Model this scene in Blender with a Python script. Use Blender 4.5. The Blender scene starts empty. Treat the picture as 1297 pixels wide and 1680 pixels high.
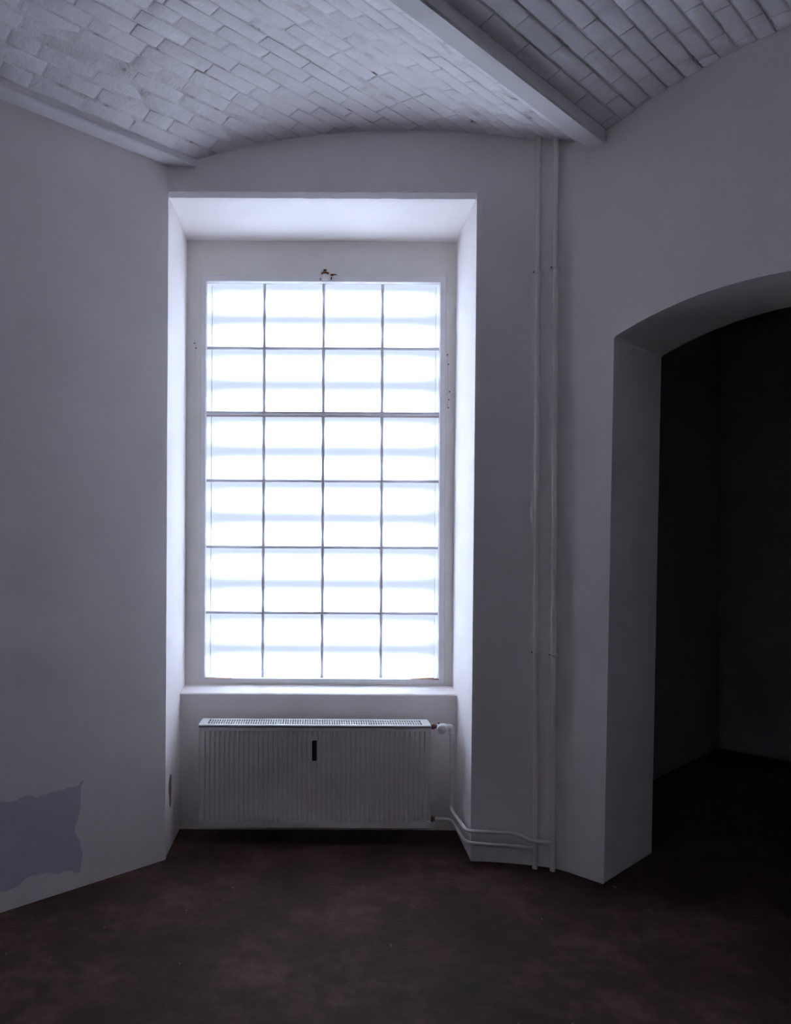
import bpy, bmesh, math, random
from mathutils import Vector, Matrix, noise

# ------------------------------------------------------------------ camera, world, exposure
sc = bpy.context.scene
col = sc.collection
EYE = 1.723                      # camera height above the floor (m)
cam_d = bpy.data.cameras.new('camera')
cam_d.sensor_fit = 'AUTO'
cam_d.sensor_width = 36.0
cam_d.lens = 36.0 * 1250.0 / 1680.0
cam_d.shift_x = 130.5 / 1680.0   # view camera with shifted lens, film parallel to the window
cam_d.shift_y = 55.0 / 1680.0
cam_d.clip_start = 0.05
cam = bpy.data.objects.new('camera', cam_d)
cam.location = (0, 0, EYE)
cam.rotation_euler = (math.radians(90), 0.0, 0.0)
cam.matrix_world = Matrix.Translation((0, 0, EYE)) @ Matrix.Rotation(math.radians(90), 4, 'X') @ Matrix.Rotation(0.005, 4, 'Z')
col.objects.link(cam)
sc.camera = cam

world = bpy.data.worlds.new('world')
sc.world = world
world.use_nodes = True
bg = world.node_tree.nodes.get('Background') or world.node_tree.nodes.new('ShaderNodeBackground')
bg.inputs[0].default_value = (0, 0, 0, 1)
bg.inputs[1].default_value = 0.0

sc.view_settings.view_transform = 'Standard'
sc.view_settings.look = 'None'
sc.view_settings.gamma = 1.0
sc.view_settings.use_curve_mapping = False
sc.view_settings.exposure = 0.0
sc.cycles.max_bounces = 14
sc.cycles.diffuse_bounces = 10
sc.cycles.use_denoising = True
sc.cycles.sample_clamp_indirect = 0.0

PANE_EMIT = 0.76                 # glow of the backlit frosted panes
TUBE_EMIT = 29.0                 # fluorescent tubes behind them
LIGHT_COL = (0.84, 0.97, 1.20)

random.seed(7)

# ------------------------------------------------------------------ frame of the room: a runs along the vaults, v across them
AL = Vector((1332.0, 1250.0, 0)).normalized()
AC = Vector((AL.y, -AL.x, 0))
def W(a, v, z=0.0):
    p = AL * a + AC * v
    return (p.x, p.y, z)

V_LEFT = -3.597
A_RIGHT = 3.74                   # plane of the archway wall
A_BACK = -2.4
V_SIDE = 3.20
YW = 4.167                       # front plane of the window wall
X_L, X_RT, X_RB = -0.816, 0.871, 0.853   # opening jambs
Z_SOF = 3.628                    # soffit of the window recess
Y_NICHE, Y_FRAME, Y_PANE = 4.62, 4.77, 4.812
Z_TOP = 4.5

# ------------------------------------------------------------------ materials
def mat(name):
    m = bpy.data.materials.new(name)
    m.use_nodes = True
    nt = m.node_tree
    return m, nt, nt.nodes['Principled BSDF'], nt.nodes['Material Output']

def nd(nt, t, **kw):
    n = nt.nodes.new(t)
    for k, v in kw.items():
        setattr(n, k, v)
    return n

def ramp(nt, src, stops):
    r = nd(nt, 'ShaderNodeValToRGB')
    el = r.color_ramp.elements
    while len(el) < len(stops):
        el.new(0.5)
    for e, (p, c) in zip(el, stops):
        e.position = p
        e.color = (*c, 1)
    nt.links.new(src, r.inputs[0])
    return r.outputs[0]

def noise_tex(nt, scale, detail=4, rough=0.55):
    g = nd(nt, 'ShaderNodeNewGeometry')
    n = nd(nt, 'ShaderNodeTexNoise')
    n.inputs['Scale'].default_value = scale
    n.inputs['Detail'].default_value = detail
    n.inputs['Roughness'].default_value = rough
    nt.links.new(g.outputs['Position'], n.inputs['Vector'])
    return n.outputs['Fac'] if 'Fac' in n.outputs else n.outputs[0]

def bump(nt, bsdf, height, strength, dist):
    b = nd(nt, 'ShaderNodeBump')
    b.inputs['Strength'].default_value = strength
    b.inputs['Distance'].default_value = dist
    nt.links.new(height, b.inputs['Height'])
    nt.links.new(b.outputs[0], bsdf.inputs['Normal'])

def painted(name, c, rough=0.6, var=0.06, scale=3.0, bump_s=0.0, bump_scale=60.0, spec=0.3, metal=0.0):
    m, nt, b, o = mat(name)
    lo = tuple(x * (1 - var) for x in c)
    hi = tuple(min(1, x * (1 + var)) for x in c)
    f = noise_tex(nt, scale)
    nt.links.new(ramp(nt, f, [(0.3, lo), (0.7, hi)]), b.inputs['Base Color'])
    b.inputs['Roughness'].default_value = rough
    b.inputs['Specular IOR Level'].default_value = spec
    b.inputs['Metallic'].default_value = metal
    if bump_s > 0:
        bump(nt, b, noise_tex(nt, bump_scale, 5), bump_s, 0.01)
    return m

M = {}
WALL = (0.875, 0.82, 0.808)
M['plaster'] = painted('plaster', WALL, 0.92, 0.045, 1.6, 0.12, 35.0, 0.1)
M['brick_paint'] = painted('brick_paint', (0.83, 0.79, 0.81), 0.85, 0.05, 7.0, 0.55, 26.0, 0.15)
m, nt, b, o = mat('mortar')
nt.links.new(ramp(nt, noise_tex(nt, 9.0, 5, 0.6), [(0.27, (0.16, 0.10, 0.085)), (0.38, (0.66, 0.61, 0.61)), (0.60, (0.82, 0.78, 0.79))]), b.inputs['Base Color'])
b.inputs['Roughness'].default_value = 0.95
bump(nt, b, noise_tex(nt, 70.0, 5), 0.4, 0.01)
M['mortar'] = m
M['beam_paint'] = painted('beam_paint', (0.82, 0.785, 0.80), 0.75, 0.03, 4.0, 0.1, 50.0, 0.2)
M['frame_paint'] = painted('frame_paint', (0.76, 0.74, 0.70), 0.6, 0.04, 5.0, 0.08, 30.0)
M['sash_paint'] = painted('sash_paint', (0.78, 0.76, 0.77), 0.5, 0.04, 9.0, 0.08, 60.0)
M['muntin_paint'] = painted('muntin_paint', (0.78, 0.75, 0.79), 0.5, 0.05, 12.0)
M['enamel'] = painted('radiator_enamel', (0.82, 0.775, 0.75), 0.38, 0.02, 3.0, 0.0, 1, 0.45)
M['white_enamel'] = painted('white_enamel', (0.80, 0.78, 0.76), 0.35, 0.02, 8.0, 0.0, 1, 0.45)
M['pipe_paint'] = painted('pipe_paint', (0.82, 0.80, 0.76), 0.26, 0.03, 9.0, 0.0, 1, 0.5)
M['rust'] = painted('rust', (0.16, 0.06, 0.035), 0.9, 0.5, 90.0, 0.3, 200.0, 0.1)
M['rust_light'] = painted('rust_stained_paint', (0.60, 0.40, 0.28), 0.85, 0.3, 60.0)
M['red_edge'] = painted('primer_red_edge', (0.22, 0.10, 0.09), 0.7, 0.3, 80.0)
M['black_plastic'] = painted('black_plastic', (0.03, 0.025, 0.03), 0.4, 0.1, 20.0)
M['dark_fitting'] = painted('dark_copper_fitting', (0.20, 0.09, 0.08), 0.5, 0.3, 120.0)
M['bare_plaster'] = painted('bare_brown_plaster', (0.34, 0.26, 0.21), 0.95, 0.35, 70.0, 0.6, 120.0, 0.05)
M['housing_dark'] = painted('dark_housing', (0.06, 0.06, 0.065), 0.7, 0.05, 4.0)
M['baffle'] = painted('dark_baffle', (0.04, 0.04, 0.043), 0.6, 0.03, 5.0)
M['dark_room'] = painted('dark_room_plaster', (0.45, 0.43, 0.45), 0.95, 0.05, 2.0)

# left wall: plaster with a repainted bluish patch low down
m, nt, b, o = mat('plaster_with_patch')
g = nd(nt, 'ShaderNodeNewGeometry')
dot = nd(nt, 'ShaderNodeVectorMath', operation='DOT_PRODUCT'); dot.inputs[1].default_value = AL
nt.links.new(g.outputs['Position'], dot.inputs[0])
sep = nd(nt, 'ShaderNodeSeparateXYZ'); nt.links.new(g.outputs['Position'], sep.inputs[0])
def mth(op, x, y=None, z=None):
    n = nd(nt, 'ShaderNodeMath', operation=op)
    for i, s in enumerate((x, y, z)):
        if s is None: continue
        if isinstance(s, (int, float)): n.inputs[i].default_value = s
        else: nt.links.new(s, n.inputs[i])
    return n.outputs[0]
wob = mth('MULTIPLY', mth('SUBTRACT', noise_tex(nt, 5.0, 2), 0.5), 0.22)
da = mth('ABSOLUTE', mth('SUBTRACT', mth('ADD', dot.outputs['Value'], wob), 1.27))
dz = mth('ABSOLUTE', mth('SUBTRACT', mth('ADD', sep.outputs[2], wob), 0.30))
inside = mth('MULTIPLY', mth('LESS_THAN', da, 0.50), mth('LESS_THAN', dz, 0.22))
f = noise_tex(nt, 1.6)
base = ramp(nt, f, [(0.3, tuple(x * 0.95 for x in WALL)), (0.7, tuple(x * 1.05 for x in WALL))])
mx = nd(nt, 'ShaderNodeMix', data_type='RGBA')
nt.links.new(inside, mx.inputs[0]); nt.links.new(base, mx.inputs[6]); mx.inputs[7].default_value = (0.64, 0.58, 0.68, 1)
nt.links.new(mx.outputs[2], b.inputs['Base Color'])
b.inputs['Roughness'].default_value = 0.92
b.inputs['Specular IOR Level'].default_value = 0.1
bump(nt, b, noise_tex(nt, 35.0, 5), 0.12, 0.01)
M['plaster_patch'] = m

# floor: dark brown screed, dusty and scuffed
m, nt, b, o = mat('floor_screed')
f1 = noise_tex(nt, 2.2, 6, 0.65); f2 = noise_tex(nt, 14.0, 5, 0.7)
c1 = ramp(nt, f1, [(0.30, (0.040, 0.021, 0.018)), (0.50, (0.072, 0.038, 0.032)), (0.72, (0.135, 0.078, 0.068))])
c2 = ramp(nt, f2, [(0.35, (0.75, 0.72, 0.74)), (0.62, (1, 1, 1)), (0.80, (1.0, 0.98, 0.95))])
mx = nd(nt, 'ShaderNodeMix', data_type='RGBA', blend_type='MULTIPLY'); mx.inputs[0].default_value = 1.0
nt.links.new(c1, mx.inputs[6]); nt.links.new(c2, mx.inputs[7])
f3 = noise_tex(nt, 26.0, 3, 0.5)
sp = ramp(nt, f3, [(0.72, (0, 0, 0)), (0.80, (1, 1, 1))])
mx2 = nd(nt, 'ShaderNodeMix', data_type='RGBA')
nt.links.new(sp, mx2.inputs[0]); nt.links.new(mx.outputs[2], mx2.inputs[6]); mx2.inputs[7].default_value = (0.26, 0.21, 0.20, 1)
nt.links.new(mx2.outputs[2], b.inputs['Base Color'])
nt.links.new(ramp(nt, f1, [(0.3, (0.62,) * 3), (0.7, (0.8,) * 3)]), b.inputs['Roughness'])
b.inputs['Specular IOR Level'].default_value = 0.12
bump(nt, b, f2, 0.2, 0.01)
M['floor'] = m

# frosted pane: backlit, scatters the light of the tubes; clear glass on its other faces
m, nt, b, o = mat('frosted_glass'); nt.nodes.remove(b)
tr = nd(nt, 'ShaderNodeBsdfTranslucent'); tr.inputs[0].default_value = (0.93, 0.93, 0.93, 1)
em = nd(nt, 'ShaderNodeEmission'); em.inputs[0].default_value = (*LIGHT_COL, 1); em.inputs[1].default_value = PANE_EMIT
ad = nd(nt, 'ShaderNodeAddShader')
nt.links.new(tr.outputs[0], ad.inputs[0]); nt.links.new(em.outputs[0], ad.inputs[1]); nt.links.new(ad.outputs[0], o.inputs[0])
M['frosted'] = m
m, nt, b, o = mat('clear_glass_face'); nt.nodes.remove(b)
tp = nd(nt, 'ShaderNodeBsdfTransparent'); tp.inputs[0].default_value = (0.96, 0.98, 0.98, 1)
nt.links.new(tp.outputs[0], o.inputs[0])
M['clear'] = m
m, nt, b, o = mat('fluorescent_tube'); nt.nodes.remove(b)
em = nd(nt, 'ShaderNodeEmission'); em.inputs[0].default_value = (0.80, 0.94, 1.22, 1); em.inputs[1].default_value = TUBE_EMIT
nt.links.new(em.outputs[0], o.inputs[0])
M['tube'] = m

# ------------------------------------------------------------------ mesh helpers
class MB:
    def __init__(self):
        self.v, self.f, self.mi, self.sm = [], [], [], []
    def add(self, verts, faces, mi=0, smooth=False):
        k = len(self.v)
        self.v += [tuple(p) for p in verts]
        self.f += [tuple(i + k for i in q) for q in faces]
        self.mi += [mi] * len(faces); self.sm += [smooth] * len(faces)
    def box(self, x0, x1, y0, y1, z0, z1, mi=0):
        p = [(x, y, z) for z in (z0, z1) for y in (y0, y1) for x in (x0, x1)]
        self.add(p, [(0, 2, 3, 1), (4, 5, 7, 6), (0, 1, 5, 4), (2, 6, 7, 3), (0, 4, 6, 2), (1, 3, 7, 5)], mi)
    def loft(self, rings, closed=False, caps=True, smooth=False):
        n = len(rings[0]); vs = [p for r in rings for p in r]; fs = []
        for i in range(len(rings) - 1 + (1 if closed else 0)):
            i2 = (i + 1) % len(rings)
            for j in range(n):
                j2 = (j + 1) % n
                fs.append((i * n + j, i * n + j2, i2 * n + j2, i2 * n + j))
        self.add(vs, fs, 0, smooth)
        if caps and not closed:
            self.add(rings[0], [tuple(range(n))[::-1]]); self.add(rings[-1], [tuple(range(n))])
    def prism(self, poly, fn, t0, t1):      # poly of 2D points, fn(u, w, t) -> 3D
        self.loft([[fn(u, w, t0) for u, w in poly], [fn(u, w, t1) for u, w in poly]])
    def tube(self, path, r, seg=14, bend=0.035, caps=True):
        P = [Vector(p) for p in path]; pts = [P[0]]
        for i in range(1, len(P) - 1):
            a, c, e = P[i - 1], P[i], P[i + 1]
            d1 = (a - c); d2 = (e - c); k = min(bend, d1.length * .45, d2.length * .45)
            s, t = c + d1.normalized() * k, c + d2.normalized() * k
            for q in range(7):
                u = q / 6; pts.append(s * (1 - u) ** 2 + c * 2 * u * (1 - u) + t * u * u)
        pts.append(P[-1])
        rings = []; up = None
        for i, p in enumerate(pts):
            d = (pts[min(i + 1, len(pts) - 1)] - pts[max(i - 1, 0)]).normalized()
            if up is None:
                up = d.orthogonal().normalized()
            up = (up - d * up.dot(d)).normalized(); w = d.cross(up)
            rings.append([p + (up * math.cos(2 * math.pi * j / seg) + w * math.sin(2 * math.pi * j / seg)) * r for j in range(seg)])
        self.loft(rings, caps=caps, smooth=True)
    def lathe(self, o, axis, prof, seg=24):  # prof: (distance along axis, radius)
        axis = Vector(axis).normalized(); up = axis.orthogonal().normalized(); w = axis.cross(up); o = Vector(o)
        self.loft([[o + axis * h + (up * math.cos(2 * math.pi * j / seg) + w * math.sin(2 * math.pi * j / seg)) * max(r, 1e-4) for j in range(seg)] for h, r in prof], smooth=True)
    def build(self, name, material, parent=None, fix=True, bevel=0.0, auto=True):
        me = bpy.data.meshes.new(name)
        me.from_pydata(self.v, [], self.f)
        mats = material if isinstance(material, (list, tuple)) else [material]
        for mm in mats: me.materials.append(M[mm])
        for p, i, s in zip(me.polygons, self.mi, self.sm):
            p.material_index = i; p.use_smooth = s
        if fix:
            bm = bmesh.new(); bm.from_mesh(me)
            bmesh.ops.recalc_face_normals(bm, faces=bm.faces); bm.to_mesh(me); bm.free()
        ob = bpy.data.objects.new(name, me); col.objects.link(ob)
        if parent: ob.parent = parent
        if bevel > 0:
            md = ob.modifiers.new('bevel', 'BEVEL'); md.width = bevel; md.segments = 2
            md.limit_method = 'ANGLE'; md.angle_limit = math.radians(40)
        return ob

def tag(o, label, cat, kind=None, group=None):
    o['label'] = label; o['category'] = cat
    if kind: o['kind'] = kind
    if group: o['group'] = group
    return o
def empty(name, loc=(0, 0, 0)):
    # parts are modelled in room coordinates, so the Empty keeps its own place by parent-inverse
    o = bpy.data.objects.new(name, None); o.empty_display_size = 0.1; o.location = loc; col.objects.link(o)
    return o
def adopt(root):
    for c in root.children:
        c.matrix_parent_inverse = Matrix.Translation(-root.location)

# ------------------------------------------------------------------ floor
b = MB()
b.prism([(-2.8, -4.7), (7.4, -4.7), (7.4, 3.6), (-2.8, 3.6)], lambda u, w, t: W(u, w, t), -0.25, 0.0)
tag(b.build('floor', 'floor'), 'dark brown dusty screed floor with pale scuffs', 'floor', 'structure')

# ------------------------------------------------------------------ walls
b = MB()
a_c = AL.dot(Vector((X_L, YW, 0)))
b.prism([(A_BACK - 0.3, V_LEFT), (a_c, V_LEFT), (a_c + 0.02, V_LEFT - 0.02), (a_c - .1, V_LEFT - 0.35), (A_BACK - 0.3, V_LEFT - 0.35)], lambda u, w, t: W(u, w, t), 0, Z_TOP)
tag(b.build('wall_left', 'plaster_patch'), 'white plastered wall running towards the window from the left', 'wall', 'structure')

b = MB()     # inverted U around the window recess, then the part of the wall that bends towards the archway
U = [(-1.5, 0), (X_L, 0), (X_L, Z_SOF + 0.022), (X_RT, Z_SOF + 0.022), (X_RB, 0), (0.99, 0), (0.99, Z_TOP), (-1.5, Z_TOP)]
b.prism(U, lambda u, w, t: (u, t, w), YW, 5.12)
wall_back = b.build('wall_back', 'plaster', bevel=0.006)
tag(wall_back, 'white plastered end wall around the tall window recess', 'wall', 'structure')

def wall_y(x):                     # face of the stretch beside the window: it curves gently forward
    return YW - 0.095 * (max(0.0, x - 0.8735) / 0.44) ** 1.7
CX = 0.8735
while AL.x * CX + AL.y * wall_y(CX) < A_RIGHT:
    CX += 0.0005
corner = Vector((CX, wall_y(CX), 0))
p1 = Vector((CX - 0.06, wall_y(CX - 0.06), 0)); p2 = corner + AC * 0.06
poly = [(0.8735, YW - 0.0003)] + [(x_, wall_y(x_)) for x_ in [0.8735 + (CX - 0.06 - 0.8735) * k / 14 for k in range(1, 14)]]
for i in range(7):
    u = i / 6; q = p1 * (1 - u) ** 2 + corner * 2 * u * (1 - u) + p2 * u * u; poly.append((q.x, q.y))
q = p2 + AL * 0.2; poly += [(q.x, q.y), (1.45, 4.6), (1.45, 5.12), (0.8735, 5.12)]
b = MB(); b.prism(poly, lambda u, w, t: (u, w, t), 0, Z_TOP)
tag(b.build('wall_back_return', 'plaster'), 'narrow white wall stretch behind the two heating pipes', 'wall', 'structure')

b = MB()     # parapet under the window = back of the radiator niche
b.prism([(Y_NICHE, 0), (Y_NICHE, 0.806), (5.12, 0.806), (5.12, 0)], lambda u, w, t: (t, u, w), X_L - 0.02, X_RT + 0.02)
tag(b.build('wall_parapet', 'plaster'), 'white parapet wall behind the radiator below the window', 'wall', 'structure')

b = MB()     # archway wall
V0, V1, V0B, ZS, ZC = -1.786, -0.474, -1.826, 2.787, 2.923
hw = (V1 - V0) / 2; ri = ZC - ZS; R = (hw * hw + ri * ri) / (2 * ri); vc = (V0 + V1) / 2
poly = [(-2.60, 0), (V0B, 0)]
NA = 28
for i in range(NA + 1):
    v = V0 + (V1 - V0) * i / NA; poly.append((v, ZC - R + math.sqrt(R * R - (v - vc) ** 2)))
poly += [(V1 + 0.03, 0), (V_SIDE + 0.3, 0), (V_SIDE + 0.3, Z_TOP), (-2.60, Z_TOP)]
b.prism(poly, lambda u, w, t: W(t, u, w), A_RIGHT, A_RIGHT + 0.57)
tag(b.build('wall_right', 'plaster', bevel=0.01), 'white wall with a wide segmental archway at the right', 'wall', 'structure')

b = MB(); b.prism([(A_BACK - 0.3, V_SIDE), (A_RIGHT + 0.1, V_SIDE), (A_RIGHT + 0.1, V_SIDE + 0.3), (A_BACK - 0.3, V_SIDE + 0.3)], lambda u, w, t: W(u, w, t), 0, Z_TOP)
tag(b.build('wall_side', 'plaster'), 'white side wall behind the viewer to the right', 'wall', 'structure')
b = MB(); b.prism([(A_BACK - 0.3, V_LEFT - 0.3), (A_BACK, V_LEFT - 0.3), (A_BACK, V_SIDE + 0.3), (A_BACK - 0.3, V_SIDE + 0.3)], lambda u, w, t: W(u, w, t), 0, Z_TOP)
tag(b.build('wall_behind', 'plaster'), 'plain white wall behind the viewer', 'wall', 'structure')

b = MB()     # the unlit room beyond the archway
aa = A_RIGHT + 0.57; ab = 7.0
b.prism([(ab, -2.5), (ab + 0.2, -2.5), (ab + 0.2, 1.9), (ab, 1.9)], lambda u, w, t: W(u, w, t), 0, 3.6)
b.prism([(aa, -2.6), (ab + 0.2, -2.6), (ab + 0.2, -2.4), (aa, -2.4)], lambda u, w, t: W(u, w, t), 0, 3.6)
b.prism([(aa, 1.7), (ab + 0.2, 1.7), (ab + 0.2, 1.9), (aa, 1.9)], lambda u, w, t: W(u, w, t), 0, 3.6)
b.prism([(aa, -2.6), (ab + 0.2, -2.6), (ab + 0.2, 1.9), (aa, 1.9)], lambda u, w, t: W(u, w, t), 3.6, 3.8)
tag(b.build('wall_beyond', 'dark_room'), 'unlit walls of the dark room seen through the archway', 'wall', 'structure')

# rough edge of the lintel over the recess
b = MB(); rings = []
N = 44
for i in range(N + 1):
    t = i / N; x = X_L + 0.002 + (X_RT - X_L - 0.004) * t
    j = noise.noise((x * 9, 0, 3)) * 0.004; j2 = noise.noise((x * 14, 5, 1)) * 0.0045
    rings.append([(x, YW - 0.004 + j2, Z_SOF + 0.026 + j), (x, YW + 0.020 + j2, Z_SOF + 0.002 + j * .4), (x, YW + 0.05, Z_SOF), (x, 4.90, Z_SOF), (x, 4.90, Z_SOF + 0.03), (x, YW + 0.02, Z_SOF + 0.03)])
b.loft(rings)
tag(b.build('trim_1', 'plaster'), 'rough plaster lintel edge across the top of the window recess', 'trim', 'structure')

# chipped plaster low on the left jamb
b = MB()
ch = [(4.262, .335), (4.258, .385), (4.275, .412), (4.295, .428), (4.322, .420), (4.330, .395), (4.318, .365), (4.325, .335), (4.312, .300), (4.318, .262), (4.295, .245), (4.282, .275), (4.284, .305)]
b.prism(ch, lambda u, w, t: (t, u, w), X_L - 0.004, X_L + 0.0035)
chip = b.build('plaster_chip', 'bare_plaster', wall_back)
chip['label'] = 'brown chipped plaster'

# ------------------------------------------------------------------ vaulted brick ceiling
Z_BEAM = EYE + 2.070
BAYS = [(-3.490, -1.930, 0.035, 0.205), (-1.834, -0.274, 0.060, 0.185), (-0.174, 1.386, 0.050, 0.185), (1.486, 3.046, 0.050, 0.185)]
BEAMS = [(-3.597, -3.490), (-1.930, -1.834), (-0.274, -0.174), (1.386, 1.486), (3.046, 3.20)]
def a_max(v, over):
    return min(A_RIGHT + over, (YW + over + AL.x * v) / AL.y)
def vault(bay, u):                 # height and outward normal angle at u across the bay
    v0, v1, s, c = bay
    h = (v1 - v0) / 2; r = c - s; R = (h * h + r * r) / (2 * r); d = u - h
    return Z_BEAM + c - R + math.sqrt(R * R - d * d), math.asin(max(-1, min(1, d / R)))
b = MB()
for bay_i, bay in enumerate(BAYS):
    n = 26; rings = []
    lo, hi, lo2, hi2 = [], [], [], []
    for i in range(n + 1):
        u = (bay[1] - bay[0]) * i / n; v = bay[0] + u; z, th = vault(bay, u); z += 0.0022 if bay_i == 0 else 0.0045
        lo.append(W(A_BACK - .1, v, z)); hi.append(W(a_max(v, .25), v, z))
        lo2.append(W(A_BACK - .1, v, z + .12)); hi2.append(W(a_max(v, .25), v, z + .12))
    b.loft([lo + lo2[::-1], hi + hi2[::-1]])
ceiling = b.build('ceiling', 'mortar')
tag(ceiling, 'white painted brick ceiling of shallow barrel vaults', 'ceiling', 'structure')
for i, (v0, v1) in enumerate(BEAMS):
    b = MB(); w = (v1 - v0)
    if i == 4: v1 += 0.1
    sec = [(v0 + .008, Z_BEAM - .004), (v0, Z_BEAM + .004), (v0, Z_BEAM + .018), (v0, Z_BEAM + .22), (v1, Z_BEAM + .22), (v1, Z_BEAM + .004), (v1 - .008, Z_BEAM - .004)]
    am = min(a_max(v0, .2), a_max(v1, .2))
    b.loft([[W(A_BACK - .1, u, z) for u, z in sec], [W(am, u, z) for u, z in sec]])
    b.build('ceiling_beam', 'beam_paint', ceiling)

BL, BW, JOINT = 0.262, 0.0785, 0.0055
def brick_mesh(k):
    rnd = random.Random(100 + k)
    L = BL - JOINT; Wd = BW - JOINT
    def ring(x, y, z, j):
        return [(sx * x + rnd.uniform(-j, j), sy * y + rnd.uniform(-j, j), z + rnd.uniform(-j, j) * .6) for sx, sy in ((-1, -1), (1, -1), (1, 1), (-1, 1))]
    r0 = [(sx * L / 2, sy * Wd / 2, -.05) for sx, sy in ((-1, -1), (1, -1), (1, 1), (-1, 1))]
    r1 = ring(L / 2, Wd / 2, -.0055, .0015)
    r2 = ring(L / 2 - .002, Wd / 2 - .002, -.0018, .0008)
    r3 = ring(L / 2 - .007, Wd / 2 - .006, 0, .0012)
    b = MB(); b.loft([r0, r1, r2, r3], smooth=True)
    me = bpy.data.meshes.new('brick')
    me.from_pydata(b.v, [], b.f); me.materials.append(M['brick_paint'])
    for p, s in zip(me.polygons, b.sm): p.use_smooth = s
    bm = bmesh.new(); bm.from_mesh(me); bmesh.ops.remove_doubles(bm, verts=bm.verts, dist=1e-5)
    bmesh.ops.recalc_face_normals(bm, faces=bm.faces); bm.to_mesh(me); bm.free()
    for p in me.polygons: p.use_smooth = True
    return me
BRICKS = [brick_mesh(k) for k in range(10)]
near, rest = [], []
for bi, bay in enumerate(BAYS):
    v0, v1 = bay[0], bay[1]
    nC = round((v1 - v0) / BW); pitch = (v1 - v0) / nC
    for j in range(nC):
        u = (j + .5) * pitch; z, th = vault(bay, u); v = v0 + u
        a = A_BACK + random.uniform(-.02, .02) + (BL / 2 if j % 2 else 0) + random.uniform(-.05, .05)
        sag = random.uniform(-.0015, .0015)
        tilt0 = random.uniform(-.018, .022) if bi == 0 else random.uniform(.02, .07)
        while a < a_max(v, .12) + BL * .3:
            ln = random.choice((1.0, 1.0, 1.0, .97, 1.04, 1.0, .52)) if bi == 0 else random.choice((1.0, 1.0, 1.03))
            a += BL * ln / 2
            c = Vector(W(a, v, z + random.uniform(-.0012, .0012) + sag))
            # tangent across the bay: AC tilted by the slope of the arc
            tang = (AC * math.cos(th) + Vector((0, 0, -1)) * math.sin(th)).normalized()
            nor = AL.cross(tang).normalized()
            m3 = Matrix((AL, tang, nor)).transposed().to_4x4()
            wide = (pitch / math.cos(th)) / BW
            mw = Matrix.Translation(c) @ m3 @ Matrix.Rotation(tilt0 + random.uniform(-.012, .012), 4, 'X') @ Matrix.Rotation(random.uniform(-.007, .007), 4, 'Y') @ Matrix.Diagonal((ln + (.004 if bi == 0 else .014), wide, 1, 1))
            seen = c.y > 2.75 and c.x / c.y > -.50 and v < -.75
            (near if seen else rest).append((mw, random.choice(BRICKS)))
            a += BL * ln / 2
for mw, me in near:
    o = bpy.data.objects.new('brick', me); col.objects.link(o); o.parent = ceiling; o.matrix_world = mw
b = MB()
for mw, me in rest:
    b.add([mw @ v.co for v in me.vertices], [tuple(p.vertices) for p in me.polygons], 0, True)
o = b.build('brick_field', 'brick_paint', ceiling, fix=False)
o['kind'] = 'stuff'
print('bricks', len(near), len(rest))

# ------------------------------------------------------------------ window
win = empty('window_1', (0.03, Y_FRAME, 0.83))
tag(win, 'tall backlit window of twenty-four frosted panes in a steel grid', 'window', 'structure')
SX0, SX1, SZ0, SZ1 = -0.727, 0.806, 0.862, 3.413     # sash outline
PX0, PX1, PZ0, PZ1 = -0.692, 0.770, 0.890, 3.372     # glazed field
def ringbox(b, x0, x1, z0, z1, i0, i1, k0, k1, y0, y1):
    o = [(x0, z0), (x1, z0), (x1, z1), (x0, z1)]; i = [(i0, k0), (i1, k0), (i1, k1), (i0, k1)]
    R = [[(x, y0, z) for x, z in o], [(x, y0, z) for x, z in i], [(x, y1, z) for x, z in i], [(x, y1, z) for x, z in o]]
    vs = [p for r in R for p in r]; fs = []
    for r in range(4):
        r2 = (r + 1) % 4
        for j in range(4):
            j2 = (j + 1) % 4; fs.append((r * 4 + j, r * 4 + j2, r2 * 4 + j2, r2 * 4 + j))
    b.add(vs, fs)
b = MB(); ringbox(b, X_L - .01, X_RT + .01, 0.82, Z_SOF + .01, SX0, SX1, SZ0, SZ1, Y_FRAME, Y_FRAME + .07)
b.build('window_frame', 'frame_paint', win, bevel=.003)
b = MB(); ringbox(b, SX0 + .0015, SX1 - .0015, SZ0 + .0015, SZ1 - .0015, PX0, PX1, PZ0, PZ1, Y_FRAME - .007, Y_PANE + .012)
b.build('sash_frame', 'sash_paint', win, bevel=.003)
XS = [-0.332, 0.042, 0.413]
ZS_ = [1.297, 1.7115, 2.130, 2.549, 2.967]
for x in XS:
    b = MB(); b.prism([(x - .0105, Y_PANE - .001), (x - .0075, Y_PANE - .007), (x - .0035, Y_PANE - .010), (x + .0035, Y_PANE - .010), (x + .0075, Y_PANE - .007), (x + .0105, Y_PANE - .001), (x + .0105, Y_PANE + .008), (x - .0105, Y_PANE + .008)], lambda u, w, t: (u, w, t), PZ0 - .004, PZ1 + .004)
    b.build('muntin', 'muntin_paint', win)
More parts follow.
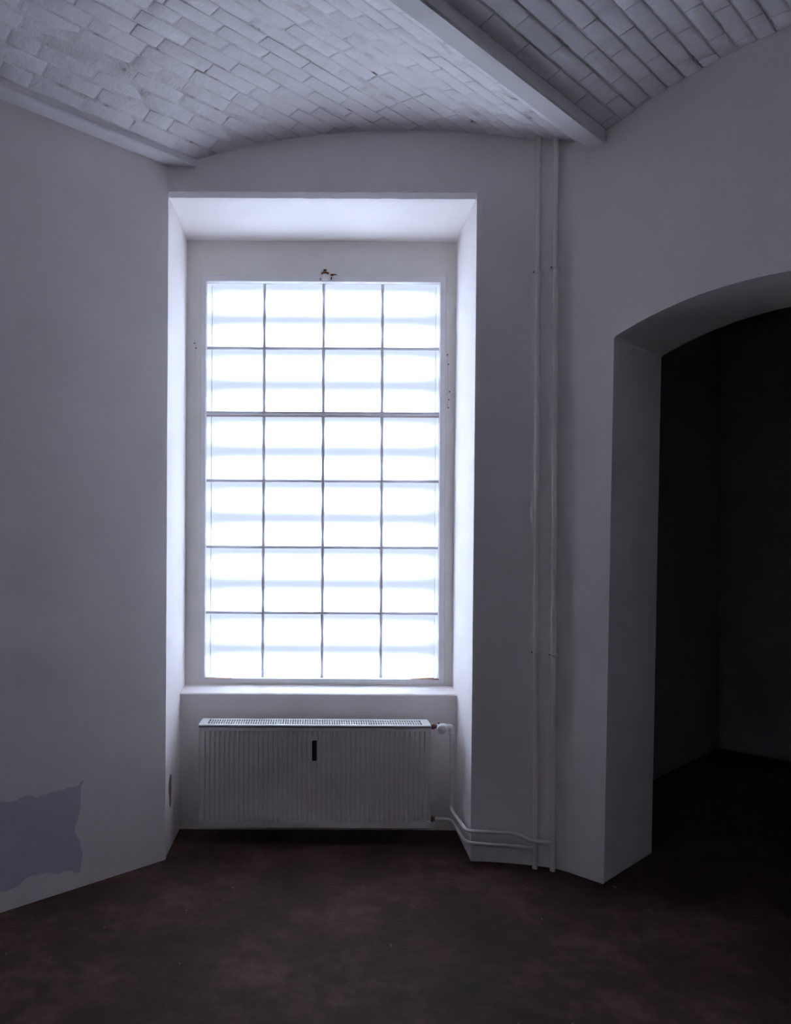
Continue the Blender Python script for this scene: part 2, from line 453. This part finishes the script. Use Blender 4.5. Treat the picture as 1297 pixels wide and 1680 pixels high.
for i, z in enumerate(ZS_):
    if i == 3:     # meeting rail: two bars with a dark gap
        for s in (-1, 1):
            b = MB(); zc = z + s * .0075
            b.prism([(zc - .005, Y_PANE - .024), (zc + .005, Y_PANE - .024), (zc + .005, Y_PANE + .008), (zc - .005, Y_PANE + .008)], lambda u, w, t: (t, w, u), PX0 - .004, PX1 + .004)
            rail = b.build('meeting_rail', 'muntin_paint', win)
            b = MB(); z2 = z + s * .0136
            b.box(PX0 - .004, PX1 + (.008 if s > 0 else 0), Y_PANE - .020, Y_PANE + .006, z2 - .0014, z2 + .0014)
            b.build('rail_edge', 'red_edge', rail)
    else:
        b = MB(); b.prism([(z - .0095, Y_PANE - .001), (z - .0068, Y_PANE - .007), (z - .003, Y_PANE - .010), (z + .003, Y_PANE - .010), (z + .0068, Y_PANE - .007), (z + .0095, Y_PANE - .001), (z + .0095, Y_PANE + .008), (z - .0095, Y_PANE + .008)], lambda u, w, t: (t, w, u), PX0 - .004, PX1 + .004)
        b.build('muntin', 'muntin_paint', win)
xe = [PX0] + XS + [PX1]; ze = [PZ0] + ZS_ + [PZ1]
for i in range(6):
    for j in range(4):
        b = MB()
        b.box(xe[j], xe[j + 1], Y_PANE, Y_PANE + .004, ze[i], ze[i + 1], 1)
        b.mi[2] = 0                      # the face towards the room is frosted
        b.build('pane', ['frosted', 'clear'], win)
# glazing beads: thin uneven putty lines beside the outer columns
for side, xb in ((-1, PX0 + .030), (1, PX1 - .020)):
    for i in range(6):
        b = MB(); rings = []
        for k in range(9):
            z = ze[i] + .012 + (ze[i + 1] - ze[i] - .024) * k / 8
            j = noise.noise((z * 11, side * 3, 2)) * .003
            h = .0011 if (side > 0) else .0018 + noise.noise((z * 7, 3, 5)) * .0008
            rings.append([(xb + j - h, Y_PANE - .0035, z), (xb + j + h, Y_PANE - .0035, z), (xb + j + h, Y_PANE, z), (xb + j - h, Y_PANE, z)])
        b.loft(rings); b.build('glazing_bead', 'muntin_paint', win)
# broken, rusty latch in the middle of the top rail
b = MB(); yl = Y_FRAME - .012
b.prism([(.030, 3.382), (.066, 3.382), (.070, 3.398), (.060, 3.420), (.036, 3.420), (.027, 3.398)], lambda u, w, t: (u, t, w), yl - .004, yl + .006)
latch = b.build('latch', 'white_enamel', win, bevel=.003)
for pts in ([(.024, 3.424), (.034, 3.420), (.064, 3.420), (.074, 3.424), (.064, 3.430), (.048, 3.434), (.034, 3.430)],
            [(.038, 3.441), (.056, 3.441), (.058, 3.447), (.040, 3.447)],
            [(.082, 3.412), (.095, 3.408), (.106, 3.415), (.122, 3.417), (.082, 3.418)],
            [(.083, 3.385), (.090, 3.384), (.092, 3.398), (.084, 3.399)],
            [(.016, 3.384), (.024, 3.383), (.023, 3.390), (.017, 3.390)]):
    b = MB(); b.prism(pts, lambda u, w, t: (u, t, w), yl - .006, yl + .010)
    b.build('rust_flake', 'rust', latch)
# hinges on both stiles
for x, z0, z1, sc_ in ((-0.762, 2.60, 3.005, ((-.004, 2.985), (.006, 2.955))), (0.823, 2.58, 2.935, ((.0, 2.86), (-.006, 2.92), (.003, 2.64), (.008, 2.69), (.002, 2.59)))):
    b = MB(); b.lathe((x, Y_FRAME, z0), (0, 0, 1), [(0, .002), (.004, .005)] + [(.004 + (z1 - z0 - .008) * k / 10, .005 + .0014 * noise.noise((x, 0, k * 1.7))) for k in range(1, 10)] + [(z1 - z0 - .004, .005), (z1 - z0, .002)], 10)
    hg = b.build('hinge', 'sash_paint', win)
    for dx, z in sc_:
        b = MB(); b.lathe((x + dx, Y_FRAME - .001, z), (0, -1, 0), [(0, .0045), (.005, .004), (.0065, .0015)], 8)
        b.build('screw', 'rust', hg)
# rusty stretches along the bottom rail
for x0, x1, z0, z1, mt in ((.60, .742, .8895, .8975, 'rust_light'), (.735, .772, .8875, .8915, 'rust'), (-.69, -.52, .8885, .8915, 'rust_light')):
    b = MB(); b.prism([(x0, z0), (x1, z0), (x1, z1), ((x0 + x1) / 2, z1 * .999), (x0, z0 + .003)], lambda u, w, t: (u, t, w), Y_FRAME - .0085, Y_FRAME + .012)
    b.build('rust_streak', mt, win)
# sill, slightly sloped towards the room
b = MB(); b.prism([(Y_NICHE - .012, .806), (Y_NICHE - .014, .820), (Y_NICHE - .008, .826), (Y_FRAME + .004, .850), (Y_FRAME + .004, .806)], lambda u, w, t: (t, u, w), X_L, X_RB + .012)
b.build('window_sill', 'plaster', win)
adopt(win)

# ------------------------------------------------------------------ light box behind the panes
lb = empty('light_box', (0.04, 5.0, 0.86))
tag(lb, 'dark light box with horizontal glowing tubes behind the frosted panes', 'light box')
b = MB()
b.box(-.80, .86, 5.06, 5.08, .84, 3.60)
b.box(-.80, -.77, 4.845, 5.06, .84, 3.60); b.box(.83, .86, 4.845, 5.06, .84, 3.60)
b.box(-.77, .83, 4.845, 5.06, .84, .86); b.box(-.77, .83, 4.845, 5.06, 3.58, 3.60)
b.build('housing', 'housing_dark', lb)
for i in range(6):
    for s in (.185, .70):
        z = ze[i] + (ze[i + 1] - ze[i]) * s
        yt = Y_PANE + .060
        b = MB(); b.lathe((-.61, yt, z), (1, 0, 0), [(0, .006), (.004, .013), (1.295, .013), (1.299, .006)], 12)
        b.build('tube', 'tube', lb)
        b = MB()                     # unseen U-shaped baffle, added to narrow the tube's light into a band
        sec = [(yt + .032, z - .035), (yt - .030, z - .035), (yt - .030, z - .033), (yt + .030, z - .033), (yt + .030, z + .033), (yt - .030, z + .033), (yt - .030, z + .035), (yt + .032, z + .035)]
        b.prism(sec, lambda u, w, t: (t, u, w), -.69, .77)
        b.build('light_baffle', 'baffle', lb)
adopt(lb)

# ------------------------------------------------------------------ radiator
rad = empty('radiator', (0, 4.45, 0.094))
tag(rad, 'white fluted panel radiator with slotted top grille under the window', 'radiator')
RX, YF, YB, RZ0, RZ1 = 0.669, 4.38, 4.545, 0.094, 0.689
PIT = 0.02785
def panel(yf, sign, name):
    b = MB(); n = 47; x0 = -n * PIT / 2
    xs = [-RX + .002]
    pr = [0]
    for i in range(n):
        c = x0 + (i + .5) * PIT
        xs += [c - PIT * .40, c - PIT * .20, c + PIT * .20, c + PIT * .40]; pr += [0, 1, 1, 0]
    xs.append(RX - .002); pr.append(0)
    rows = [(RZ0, .010, 0), (RZ0 + .006, 0, 0), (.134, 0, 0), (.140, 0, 1.6), (.146, 0, 1.6), (.150, 0, 1), (.645, 0, 1), (.658, 0, 0), (RZ1 - .018, 0, 0), (RZ1 - .010, .006, 0)]
    vs = [(x, yf + sign * (dy - (.0065 * p * k - .0065 * k)), z) for z, dy, k in rows for x, p in zip(xs, pr)]
    m = len(xs); fs = [(r * m + i, r * m + i + 1, (r + 1) * m + i + 1, (r + 1) * m + i) for r in range(len(rows) - 1) for i in range(m - 1)]
    b.add(vs, fs)
    yb = yf + sign * .028     # sides and back of the water panel
    b.add([(-RX + .002, yb, RZ0), (RX - .002, yb, RZ0), (RX - .002, yb, RZ1 - .01), (-RX + .002, yb, RZ1 - .01)], [(0, 1, 2, 3)])
    for x in (-RX + .002, RX - .002):
        b.add([(x, yf, RZ0), (x, yb, RZ0), (x, yb, RZ1 - .01), (x, yf, RZ1 - .01)], [(0, 1, 2, 3)])
    return b.build(name, 'enamel', rad, fix=True)
panel(YF, 1, 'front_panel')
panel(YB, -1, 'back_panel')
b = MB()                       # convector fins between the panels, one folded sheet
vs, fs = [], []
for i in range(97):
    x = -RX + .03 + (2 * RX - .06) * i / 96; y = YF + (.03 if i % 2 else .068)
    vs += [(x, y, RZ0 + .05), (x, y, RZ1 - .03)]
    if i: fs.append((2 * i - 2, 2 * i, 2 * i + 1, 2 * i - 1))
b.add(vs, fs)
vs, fs = [], []
for i in range(97):
    x = -RX + .03 + (2 * RX - .06) * i / 96; y = YB - (.03 if i % 2 else .068)
    vs += [(x, y, RZ0 + .05), (x, y, RZ1 - .03)]
    if i: fs.append((2 * i - 2, 2 * i, 2 * i + 1, 2 * i - 1))
b.add(vs, fs)
b.build('convector_fins', 'enamel', rad)
for s in (-1, 1):
    b = MB(); b.box(min(s * RX, s * (RX - .0015)), max(s * RX, s * (RX - .0015)), YF + .004, YB - .004, RZ0 + .01, RZ1 - .004)
    b.build('side_cover', 'enamel', rad)
b = MB()                       # slotted top grille
zt0, zt1 = RZ1 - .005, RZ1
ys = [(YF, YF + .030), (YF + .076, YF + .089), (YB - .030, YB)]
for y0, y1 in ys: b.box(-RX, RX, y0, y1, zt0, zt1)
for s in (-1, 1): b.box(min(s * RX, s * (RX - .047)), max(s * RX, s * (RX - .047)), YF + .03, YB - .03, zt0, zt1)
nb = 87; wx = 2 * (RX - .047)
for i in range(1, nb):
    x = -RX + .047 + wx * i / nb
    for y0, y1 in ((YF + .030, YF + .076), (YF + .089, YB - .030)):
        b.box(x - .0034, x + .0034, y0, y1, zt0, zt1)
b.box(-RX, RX, YF - .0015, YF + .001, RZ1 - .007, RZ1)
b.build('top_grille', 'white_enamel', rad)
b = MB(); b.box(-RX + .002, RX - .002, YF - .0005, YF + .004, RZ1 - .0125, RZ1 - .007)
b.build('grille_gap', 'red_edge', rad)
for x in (-.45, .45):
    b = MB(); b.box(x - .015, x + .015, YB - .012, Y_NICHE, .16, .60); b.build('wall_bracket', 'enamel', rad)
# heat meter clipped on the front
b = MB(); b.box(-.0215, .0155, YF - .016, YF + .008, .484, .634)
hm = b.build('heat_meter', 'white_enamel', rad, bevel=.003)
b = MB(); b.box(-.0160, .0105, YF - .0195, YF - .012, .491, .606); b.build('display_tube', 'black_plastic', hm, bevel=.002)
b = MB(); b.box(-.0245, .0185, YF - .022, YF + .004, .6105, .6185); b.build('clip', 'white_enamel', hm, bevel=.0015)
# thermostat valve at the upper right
yv, zv = 4.455, .668
b = MB(); b.lathe((RX - .004, yv, zv), (1, 0, 0), [(0, .010), (.012, .010), (.013, .0155), (.033, .0155), (.034, .011), (.05, .011)], 12)
fit = b.build('valve_union', 'dark_fitting', rad)
b = MB(); b.lathe((.712, yv, zv), (1, 0, 0), [(0, .012), (.006, .019), (.050, .019), (.056, .014), (.070, .014)], 18)
vb = b.build('valve', 'white_enamel', rad)
d = Vector((0, -1, -.28)).normalized()
b = MB(); b.lathe(Vector((.737, yv, zv)), d, [(0, .013), (.012, .020), (.018, .0285), (.036, .030), (.040, .0275), (.041, .021)], 26)
b.build('valve_head', 'white_enamel', vb)
b = MB(); b.lathe(Vector((.737, yv, zv)) + d * .0405, d, [(0, .0215), (.003, .020), (.0035, .012), (.007, .010)], 20)
b.build('valve_cap', 'frame_paint', vb)
b = MB(); b.tube([(.772, yv, zv), (.797, yv, zv), (.797, yv, zv - .040)], .0155, 14, .026)
b.build('elbow', 'white_enamel', vb)
b = MB(); b.lathe((.797, yv, zv - .030), (0, 0, -1), [(0, .0165), (.002, .018), (.013, .018), (.015, .0155)], 14)
b.build('elbow_nut', 'white_enamel', vb)
b = MB(); b.lathe((.722, yv - .004, zv + .017), (0, 0, 1), [(0, .005), (.006, .005), (.008, .002)], 8); b.build('bleed_screw', 'black_plastic', vb)
b = MB(); b.lathe((RX - .004, 4.455, .128), (1, 0, 0), [(0, .011), (.012, .011), (.013, .016), (.026, .016), (.028, .012), (.036, .012)], 12)
b.build('return_union', 'dark_fitting', rad)
adopt(rad)

# ------------------------------------------------------------------ heating pipes
def clamp(parent, x, y, z, r):
    b = MB(); b.lathe((x, y, z - .008), (0, 0, 1), [(0, r + .0005), (.001, r + .0045), (.015, r + .0045), (.016, r + .0005)], 16)
    c = b.build('pipe_clamp', 'pipe_paint', parent)
    for s in (-1, 1):
        b = MB(); b.box(x + min(s * (r + .002), s * (r + .013)), x + max(s * (r + .002), s * (r + .013)), y - .006, y + .004, z - .006, z + .006)
        b.build('clamp_ear', 'pipe_paint', c, bevel=.0015)
    b = MB(); b.lathe((x - r - .009, y - .005, z), (0, -1, 0), [(0, .004), (.005, .0035)], 8); b.build('bolt', 'rust', c)
    b = MB(); b.tube([(x, y + r * .5, z), (x, wall_y(x) + .01, z)], .005, 8); b.build('clamp_stud', 'pipe_paint', c)

def vault_z(x, y):
    p = Vector((x, y, 0)); v = AC.dot(p); return vault(BAYS[0], v - BAYS[0][0])[0]
ST = .036
x2 = 1.265; y2 = wall_y(x2) - ST - .004
x1 = 1.180; y1 = wall_y(x1) - ST
rp = .0145
p_sup = empty('heating_pipe', (x2, y2, 0))
tag(p_sup, 'white heating pipe nearer the archway, bending along the skirting to the radiator valve', 'pipe', None, 'heating pipes')
b = MB(); b.tube([(x2, y2, 0), (x2, y2, vault_z(x2, y2) + .02)], rp, 16); b.build('riser', 'pipe_paint', p_sup)
b = MB(); b.tube([(.797, yv, zv - .04), (.797, yv, .185), (.822, YW - .045, .182), (1.085, wall_y(1.085) - .032, .180), (1.150, y1 - .030, .160), (1.215, wall_y(1.2) - .066, .156), (x2, y2, .156)], .0105, 14, .05)
b.build('branch_pipe', 'pipe_paint', p_sup)
for z in (3.205, 1.150): clamp(p_sup, x2, y2, z, rp)
adopt(p_sup)
p_ret = empty('heating_pipe', (x1, y1, 0))
tag(p_ret, 'white heating pipe nearer the window, its low branch running to the radiator foot', 'pipe', None, 'heating pipes')
b = MB(); b.tube([(x1, y1, 0), (x1, y1, vault_z(x1, y1) + .02)], rp, 16); b.build('riser', 'pipe_paint', p_ret)
b = MB(); b.tube([(RX + .030, 4.455, .128), (.797, 4.455, .126), (.822, YW - .045, .118), (x1 - .02, wall_y(x1) - .034, .112), (x1, y1, .112)], .0105, 14, .05)
b.build('branch_pipe', 'pipe_paint', p_ret)
for z in (3.190, 1.158): clamp(p_ret, x1, y1, z, rp)
adopt(p_ret)
